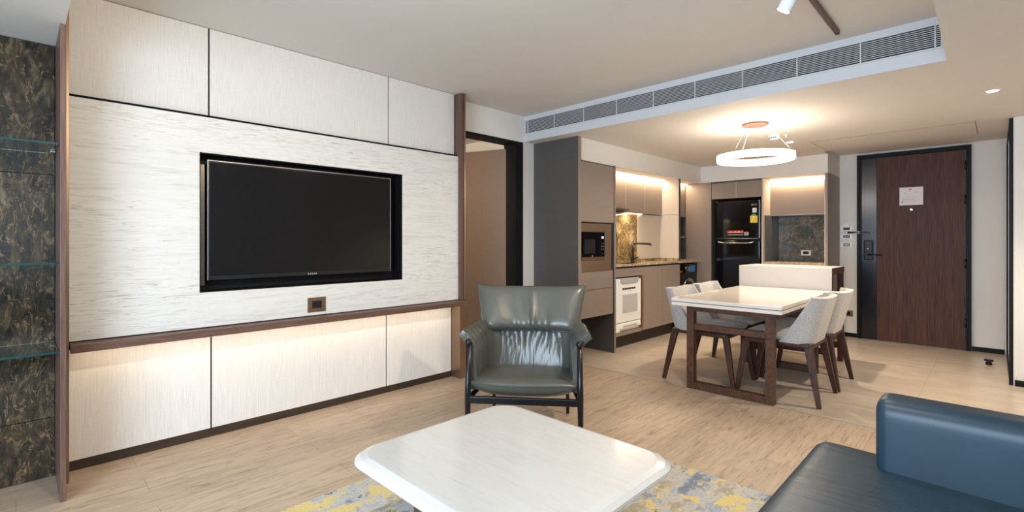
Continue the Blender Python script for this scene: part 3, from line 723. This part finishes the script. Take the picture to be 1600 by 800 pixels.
tag(box('stone_ledge', (1.314, 1.986, 6.71, 7.28, .90, .932), 'marble_top'), 'brown stone ledge below the grey marble niche', 'worktop')
tag(box('backsplash', (1.331, 1.986, 7.265, 7.295, .934, 1.524), 'marble_green'), 'grey green marble back of the niche with a white socket', 'backsplash')
t = thing('wall_socket', 'white wall socket on the grey green marble', 'socket', (1.657, 7.26, 1.0))
box('plate', (1.600, 1.715, 7.257, 7.265, 1.005, 1.075), 'white_plastic', t, .002)
box('insert', (1.625, 1.690, 7.254, 7.258, 1.022, 1.060), 'black_plastic', t, .001)

# ------------------------------------------------------------------ entry door and its fittings
dr = thing('door_1', 'dark brown wooden entry door in a black frame', 'door', (2.72, 7.31, 0), kind='structure')
box('door_frame', [(2.207, 2.250, 7.275, 7.319, 0, 2.246), (3.192, 3.236, 7.275, 7.319, 0, 2.246), (2.250, 3.192, 7.275, 7.319, 2.200, 2.246)], 'black_paint', dr, .002)
box('metal_panel', (2.254, 2.402, 7.285, 7.310, .006, 2.196), mk('blackened_steel_panel', (.055, .055, .062), .22, .9, var=.15, scale=(120, 120, .8)), dr, .001)
box('door_leaf', (2.406, 3.188, 7.287, 7.310, .006, 2.196), 'door_wood', dr, .001)
for z in (.30, .95, 1.65, 2.02): tubeo('hinge', [(3.190, 7.273, z-.05), (3.190, 7.273, z+.05)], .009, 'black_metal', dr)
latheo('peephole', [(.013, 0), (.013, -.004), (.006, -.005), (.0001, -.005)], (2.728, 7.286, 1.56), 'chrome', dr, 24, 'y')
t = thing('door_lock', 'black electronic lock with lever handle on the entry door', 'lock', (2.325, 7.28, .96))
box('back_plate', (2.278, 2.372, 7.262, 7.284, .968, 1.205), 'black_plastic', t, .008, seg=3)
box('cover', (2.286, 2.364, 7.250, 7.262, 1.068, 1.195), 'black_plastic', t, .004)
latheo('thumb_turn', [(.012, 0), (.010, -.012), (.0001, -.012)], (2.325, 7.25, 1.10), 'gunmetal', t, 20, 'y')
tubeo('lever', [(2.325, 7.262, 1.032), (2.325, 7.225, 1.032), (2.335, 7.215, 1.032), (2.46, 7.213, 1.030)], [.010, .009, .009, .008], 'black_metal', t, 14)
t = thing('door_guard', 'dark metal swing bar guard at the edge of the entry door', 'guard', (2.25, 7.27, 1.3))
tubeo('bar', [(2.115, 7.262, 1.300), (2.20, 7.262, 1.303), (2.325, 7.262, 1.300)], [.013, .009, .006], 'gunmetal', t, 12)
latheo('ball', [(.0001, -.012), (.008, -.009), (.011, 0), (.008, .009), (.0001, .018)], (2.325, 7.268, 1.297), 'chrome', t, 16, 'y', smooth=True)
box('mount', (2.215, 2.245, 7.258, 7.276, 1.285, 1.318), 'gunmetal', t)
t = thing('paper_notice', 'white printed notice fixed on the entry door', 'notice', (2.727, 7.285, 1.61))
box('sheet', (2.620, 2.834, 7.2835, 7.2865, 1.612, 1.820), 'paper', t, 0)
box('red_logo', [(2.705, 2.722, 7.2825, 7.2836, 1.786, 1.800), (2.724, 2.735, 7.2825, 7.2836, 1.789, 1.802)], 'red', t, 0)
box('red_marks', [(2.668, 2.680, 7.2825, 7.2836, 1.750, 1.757), (2.765, 2.774, 7.2825, 7.2836, 1.757, 1.766)], 'red', t, 0)
box('printed_lines', [(2.70, 2.76, 7.2825, 7.2836, 1.729, 1.7305)]+[(2.65, 2.80-.02*(i % 3), 7.2825, 7.2836, 1.705-.012*i, 1.7065-.012*i) for i in range(6)]+[(2.64, 2.652, 7.2825, 7.2836, 1.635, 1.665)], 'ink', t, 0)
gs = 'switch plates left of the entry door'
for z0, z1, lb, kind in ((1.318, 1.385, 'white wall plate holding a key card, topmost of three by the door', 0),
                         (1.218, 1.282, 'white plate with two light switches, middle of three by the door', 1),
                         (1.112, 1.180, 'white wall plate with a dark insert, lowest of three by the door', 2)):
    t = thing('wall_switch', lb, 'switch', (2.10, 7.315, z0), gs)
    box('plate', (2.030, 2.160, 7.302, 7.3198, z0, z1), 'white_plastic', t, .004)
    box('insert', (2.062, 2.130, 7.300, 7.303, z0+.016, z1-.014), 'black_plastic', t, .001)
    if kind == 1:
        for x in (2.076, 2.103): box('rocker', (x, x+.016, 7.297, 7.301, z0+.024, z1-.024), 'grey_plastic', t, .001)
    if kind == 0: box('key_card', (2.068, 2.124, 7.292, 7.295, z0+.045, z1+.03), 'white_plastic', t, .0005)
    if kind == 2: box('rocker', (2.068, 2.124, 7.297, 7.301, z0+.022, z1-.02), 'grey_plastic', t, .001)
t = thing('wall_socket', 'dark bronze socket low on the wall behind the dining chairs', 'socket', (2.10, 7.315, .26))
box('plate', (2.038, 2.160, 7.310, 7.3198, .258, .330), 'bronze', t, .002)
box('insert', (2.066, 2.132, 7.306, 7.311, .274, .314), 'black_plastic', t, .001)
t = thing('door_stop', 'small black rubber door stop on the tiled floor', 'door stop', (3.376, 6.605, 0))
latheo('body', [(.024, 0), (.024, .022), (.018, .026), (.018, .034)], (3.376, 6.605, 0), 'black_metal', t, 24)
latheo('rubber_cap', [(.018, .034), (.034, .036), (.034, .050), (.028, .054), (.0001, .054)], (3.376, 6.605, 0), 'black_plastic', t, 24)
t = thing('mirror_door', 'full-height mirror panel in a black frame at the right wall', 'mirror', (3.52, 6.5, 0))
box('mirror', (3.510, 3.516, 5.83, 7.27, .02, 2.20), 'mirror', t, 0)
box('frame', [(3.502, 3.5265, 5.795, 5.83, 0, 2.215), (3.504, 3.5265, 7.27, 7.30, 0, 2.215), (3.504, 3.5265, 5.83, 7.27, 2.20, 2.215), (3.504, 3.5265, 5.83, 7.27, 0, .02)], 'black_paint', t, .001)

# ------------------------------------------------------------------ dining table, bar and chairs
t = thing('dining_table', 'white two-layer dining table on brown wooden loop legs', 'table', (1.95, 4.5, 0))
box('tabletop', (1.540, 2.358, 3.755, 5.285, .709, .736), 'top_white', t, .003)
box('lower_leaf', (1.540, 2.358, 3.757, 5.283, .678, .7045), 'top_white', t, .003)
box('shadow_gap', (1.546, 2.352, 3.761, 5.28, .7045, .709), 'black_plastic', t, 0)
def loop(y):
    o = box('leg_frame', [(1.625, 1.683, y, y+.06, 0, .677), (2.222, 2.280, y, y+.06, 0, .677), (1.683, 2.222, y, y+.06, 0, .058), (1.683, 2.222, y, y+.06, .630, .677)], 'table_wood', t, .002)
    return o
loop(3.85); loop(5.06)
box('cross_rail', (1.683, 2.222, 3.86, 3.90, .480, .528), 'table_wood', t)
box('side_rail', (1.63, 1.66, 3.91, 5.06, .62, .677), 'table_wood', t)
box('side_rail', (2.245, 2.275, 3.91, 5.06, .62, .677), 'table_wood', t)
t = thing('bar_counter', 'raised white bar counter at the far end of the dining table', 'counter', (1.93, 5.5, 0))
box('top', (1.522, 2.346, 5.302, 5.80, .892, .944), 'panel_white', t, .002)
box('front_panel', (1.522, 2.346, 5.290, 5.302, .690, .944), 'panel_white', t, .002)
box('end_edge', (2.3465, 2.349, 5.30, 5.80, .892, .944), 'table_wood', t, 0, label='brown end edge')
box('top_underside', (1.524, 2.345, 5.305, 5.798, .880, .892), 'table_wood', t, 0)
for x in (1.53, 2.30):
    for y in (5.305, 5.745): box('leg', (x, x+.045, y, y+.05, 0, .880), 'chair_wood', t, .002)
box('stretcher', [(1.575, 2.30, 5.31, 5.345, .13, .19), (1.575, 2.30, 5.755, 5.79, .13, .19)], 'chair_wood', t)
box('back_panel', (1.575, 2.30, 5.316, 5.336, .25, .66), 'taupe_dark', t)

def make_chair():
    t = thing('dining_chair', 'x', 'chair', (0, 0, 0), 'upholstered chairs round the dining table')
    for sy in (-1, 1):
        bm = bmesh.new(); quadbar(bm, (.285, sy*.225, 0), (.215, sy*.205, .43), .030, .026, .050, .042); obj('leg', bm, 'chair_wood', t, .004)
        bm = bmesh.new(); quadbar(bm, (-.295, sy*.255, 0), (-.215, sy*.205, .43), .030, .026, .055, .045); obj('leg', bm, 'chair_wood', t, .004)
    cushion('seat_frame', (-.245, .245, -.232, .232, .405, .447), .03, 'chair_wood', t, 8, rz=.012)
    cushion('seat', (-.20, .250, -.222, .222, .445, .492), .04, 'fabric', t, 12, crown=.012, rz=.022)
    # wrap-around back: U-shaped in plan, wings falling away to the front
    bm = bmesh.new(); NU, NV = 28, 9; rows = []
    for j in range(NV+1):
        v = j/NV; z = .438+v*.352
        xb = -.225-.085*v; hw = .215+.018*v
        xf = -.02-.225*v**.9             # front end of the wing
        rc = .085
        row = []
        # path: wing front (+hw) -> corner -> back -> corner -> wing front (-hw)
        La = max(.004, xf-(xb+rc)); Lc = rc*math.pi/2; Lb = 2*(hw-rc); L = 2*La+2*Lc+Lb
        for i in range(NU+1):
            u = i/NU*L
            if u < La: p = (xf-u, hw)
            elif u < La+Lc:
                a = (u-La)/rc; p = (xb+rc-rc*math.sin(a), hw-rc+rc*math.cos(a))
            elif u < La+Lc+Lb: p = (xb, hw-rc-(u-La-Lc))
            elif u < La+2*Lc+Lb:
                a = (u-La-Lc-Lb)/rc; p = (xb+rc-rc*math.cos(a), -(hw-rc)-rc*math.sin(a))
            else: p = (xb+rc+(u-La-2*Lc-Lb), -hw)
            zz = z - (.012*v*(1-abs(2*i/NU-1))) 
            row.append(bm.verts.new((p[0], p[1], zz)))
        rows.append(row)
    for A, B in zip(rows, rows[1:]):
        for i in range(NU): bm.faces.new((A[i], A[i+1], B[i+1], B[i]))
    o = obj('backrest', bm, 'fabric', t, smooth=True, solid=.036)
    m = o.modifiers.new('bevel', 'BEVEL'); m.width = .012; m.segments = 3; m.limit_method = 'ANGLE'; m.angle_limit = R(50)
    return t
def copy_tree(o, parent=None):
    c = o.copy(); C.objects.link(c); c.parent = parent
    for ch in list(o.children): copy_tree(ch, c)
    return c
ch0 = make_chair()
first = True
for x, y, a, lb in ((1.655, 4.235, 0, 'light grey dining chair on the kitchen side, nearer the living room'),
                    (1.645, 4.80, 0, 'light grey dining chair on the kitchen side, nearer the refrigerator'),
                    (2.232, 4.275, 180, 'light grey dining chair on the entry side, nearest the sofa'),
                    (2.240, 4.835, 180, 'light grey dining chair on the entry side, beside the bar counter end')):
    c = ch0 if first else copy_tree(ch0); first = False
    c.location = (x, y, 0); c.rotation_euler = (0, 0, R(a)); c['label'] = lb

# ------------------------------------------------------------------ rug, coffee table
bm = bmesh.new(); bx(bm, 1.18, 3.60, -.9, 2.48, .0, .010)
tag(obj('rug', bm, 'rug', None, .003), 'mottled yellow, grey and blue rug under the coffee table', 'rug')
t = thing('coffee_table', 'square white stone coffee table with rounded corners', 'table', (2.14, 1.27, .01))
def rrect(x0, x1, y0, y1, r, n=12):
    pts = []
    for cx_, cy_, a0 in ((x1-r, y1-r, 0), (x0+r, y1-r, 90), (x0+r, y0+r, 180), (x1-r, y0+r, 270)):
        for k in range(n+1):
            a = R(a0+90*k/n); pts.append((cx_+r*math.cos(a), cy_+r*math.sin(a)))
    return pts
bm = bmesh.new(); rings = []
X0, X1, Y0, Y1 = 1.677, 2.612, .858, 1.712
for ins, z, r in ((.05, .366, .09), (.008, .376, .115), (0, .386, .125), (.003, .394, .123), (.020, .4045, .11), (.042, .4115, .10), (.050, .412, .095)):
    rings.append([bm.verts.new((x, y, z)) for x, y in rrect(X0+ins, X1-ins, Y0+ins, Y1-ins, r)])
for A, B in zip(rings, rings[1:]):
    n = len(A)
    for k in range(n): bm.faces.new((A[k], A[(k+1) % n], B[(k+1) % n], B[k]))
bm.faces.new(rings[0][::-1]); bm.faces.new(rings[-1])
obj('tabletop', bm, 'coffee', t)
for x in (1.90, 2.40):
    for y in (1.075, 1.49):
        box('leg', (x-.03, x+.03, y-.03, y+.03, .01, .345), 'table_wood', t, .003)
box('apron', [(1.87, 2.43, 1.045, 1.07, .30, .366), (1.87, 2.43, 1.495, 1.52, .30, .366), (1.87, 1.895, 1.07, 1.495, .30, .366), (2.405, 2.43, 1.07, 1.495, .30, .366)], 'table_wood', t)

# ------------------------------------------------------------------ leather armchair (built facing +x, then turned)
t = thing('armchair', 'grey green leather armchair on a black metal frame facing the sofa', 'armchair', (0, 0, 0))
AC = t
for sy in (-1, 1):
    tubeo('leg', [(.30, sy*.325, .0), (.30, sy*.322, .30), (.295, sy*.318, .585)], [.013, .018, .015], 'black_metal', t, 16)
    latheo('knob', [(.0001, -.022), (.014, -.017), (.021, -.004), (.021, .004), (.014, .017), (.0001, .022)], (.30, sy*.318, .602), 'black_metal', t, 20, smooth=True)
    tubeo('leg', [(-.31, sy*.255, .0), (-.27, sy*.255, .30), (-.30, sy*.27, .56)], [.011, .014, .012], 'black_metal', t, 12)
    tubeo('arm_rail', [(.295, sy*.318, .59), (-.05, sy*.315, .575), (-.30, sy*.27, .555)], .010, 'black_metal', t, 12)
    tubeo('side_rail', [(.30, sy*.322, .275), (-.27, sy*.255, .275)], .015, 'black_metal', t, 12)
box('front_rail', (.285, .310, -.32, .32, .252, .292), 'black_metal', t, .004)
tubeo('rear_rail', [(-.27, -.255, .275), (-.27, .255, .275)], .014, 'black_metal', t, 12)
def pillow(name, fn, nu, nv, th, mat, parent, p=5, piping=None):
    """fn(u,v) -> point, normal; both sides inflated, pinched at the border"""
    bm = bmesh.new(); G = {}
    us = [math.sin((i/nu*2-1)*math.pi/2) for i in range(nu+1)]; vs = [math.sin((j/nv*2-1)*math.pi/2) for j in range(nv+1)]
    for s in (1, -1):
        for i, u in enumerate(us):
            for j, v in enumerate(vs):
                edge = i in (0, nu) or j in (0, nv)
                if edge and s == -1: G[s, i, j] = G[1, i, j]; continue
                pt, nr = fn(u, v)
                h = (th if not isinstance(th, tuple) else th[0 if s > 0 else 1])*(max(0, 1-abs(u)**p)**.5)*(max(0, 1-abs(v)**p)**.5)
                G[s, i, j] = bm.verts.new(pt+nr*h*s)
    for s in (1, -1):
        for i in range(nu):
            for j in range(nv): bm.faces.new((G[s, i, j], G[s, i+1, j], G[s, i+1, j+1], G[s, i, j+1]))
    o = obj(name, bm, mat, parent, smooth=True)
    if piping:
        path = [fn(u, -1)[0] for u in us]+[fn(1, v)[0] for v in vs[1:]]+[fn(u, 1)[0] for u in us[::-1][1:]]+[fn(-1, v)[0] for v in vs[::-1][1:-1]]
        tubeo('piping', path, piping, 'piping', o, 8, closed=True)
    return o
def seatf(u, v):
    k = 1-.10*(u*u*v*v)
    # superelliptic outline, front edge bowed
    x = .045+.285*v*k+.015*(1-u*u)*(v > 0)*v; y = .322*u*(1-.08*v*v*abs(v)*abs(u))
    return Vector((x, y, .340+.026*v+.004*(1-u*u))), Vector((0, 0, 1))
pillow('seat_cushion', seatf, 30, 26, (.048, .090), 'leather', t, 3.4, .0045)
# lower shell: arms and lower back in one sheet
bm = bmesh.new(); NU, NV = 96, 14; rows = []
def plan(s):
    """s -1..1 from right arm front round the back to the left arm front: x, y, arm weight, outward normal"""
    a = abs(s); sg = 1 if s > 0 else -1
    if a < .34:
        q = a/.34; return Vector((-.235+.02*q*q, sg*.19*q, 0)), 0, Vector((-1, 0, 0))
    if a < .56:
        q = (a-.34)/.22; an = q*math.pi/2
        return Vector((-.215+.10*(1-math.cos(an)), sg*(.19+.10*math.sin(an)), 0)), q, Vector((-math.cos(an), sg*math.sin(an), 0))
    q = (a-.56)/.44
    return Vector((-.115+.385*q, sg*(.29+.012*q), 0)), 1, Vector((0, sg, 0))
for j in range(NV+1):
    v = j/NV; row = []
    for i in range(NU+1):
        s = i/NU*2-1; p, wgt, nr = plan(s); a = abs(s)
        ztop = .605+.045*wgt*(1-.0*a)+.012*max(0, (a-.56)/.44)
        z = .31+(ztop-.31)*v
        flare = (max(0, v-.62)/.38)**1.7*.072*wgt
        lean = -.06*v*(1-wgt)
        q = p+nr*flare+Vector((lean, 0, 0))
        if wgt > .99 and v > .85: z -= (v-.85)/.15*.012
        # arm front edge leans back towards the seat
        if a > .56: q.x -= .035*(1-v)*((a-.56)/.44)**2
        pl = .008*math.sin(s*84+4*math.sin(v*3+s*9))*max(0, v-.15)*(1-wgt)+.004*math.sin(s*55+v*6)*wgt*(v > .2)
        q -= nr*pl
        row.append(bm.verts.new((q.x, q.y, z)))
    rows.append(row)
for A, B in zip(rows, rows[1:]):
    for i in range(NU): bm.faces.new((A[i], A[i+1], B[i+1], B[i]))
o = obj('arm_and_back_shell', bm, 'leather_pleat', t, smooth=True, solid=.042)
m = o.modifiers.new('bevel', 'BEVEL'); m.width = .016; m.segments = 3; m.limit_method = 'ANGLE'; m.angle_limit = R(55)
edge = []
for i in range(NU+1):
    s = i/NU*2-1; p, wgt, nr = plan(s)
    if wgt < .6: continue
# head cushion
def backf(u, v):
    q = (v+1)/2
    wv = .318+.048*q+.012*q*q; y = wv*u
    z = .578+.292*q-.006*(1-u*u)*q+.010*abs(u)**6*q
    x = -.245-.125*q+.045*u*u
    n = Vector((.92, -.10*u, .38)).normalized()
    return Vector((x, y, z)), n
def backwr(u, v):
    p, n = backf(u, v)
    q = (1-v)/2
    wr = .007*math.sin(9*u+2)*q+.013*math.exp(-((u-.05+.05*v)/.06)**2)*(.35+.65*q)-.010*math.exp(-((u+.14+.12*v)/.05)**2)*q+.007*math.sin(23*u*(1+.3*q)+2*v+3*math.sin(5*u))*max(0, q-.25)**1.5
    return p+n*wr, n
pillow('back_cushion', backwr, 84, 36, .062, 'leather', t, 7, .005)
t.location = (1.318, 2.268, .011)
t.rotation_euler = (0, 0, R(-51.5))

# ------------------------------------------------------------------ sofa
t = thing('sofa', 'dark slate leather sofa with a low square arm', 'sofa', (3.4, 1.0, .01))
def sfn(p):
    # the seat dips towards the back
    return Vector((p.x, p.y, p.z-.02*max(0, p.x-3.05)))
cushion('seat_cushion', (2.935, 3.70, -1.0, 2.170, .27, .452), .042, 'sofa_leather', t, 22, crown=.012, fn=sfn)
cushion('base', (2.99, 3.92, -1.0, 2.13, .10, .28), .03, 'sofa_leather', t, 10)
cushion('arm', (3.135, 3.95, 1.985, 2.145, .12, .680), .05, 'sofa_leather', t, 26, rx=.024)
cushion('backrest', (3.66, 3.95, -1.0, 1.98, .12, .72), .06, 'sofa_leather', t, 16)
pp = [(3.150, 2.00, .43), (3.150, 1.997, .55), (3.150, 1.998, .62), (3.152, 2.015, .655), (3.152, 2.05, .668)]
tubeo('stitching', pp, .0013, 'stitch', t, 8)
for x in (3.04, 3.86):
    for y in (-.9, 2.02): box('foot', (x-.02, x+.02, y-.02, y+.02, .01, .105), 'black_metal', t)
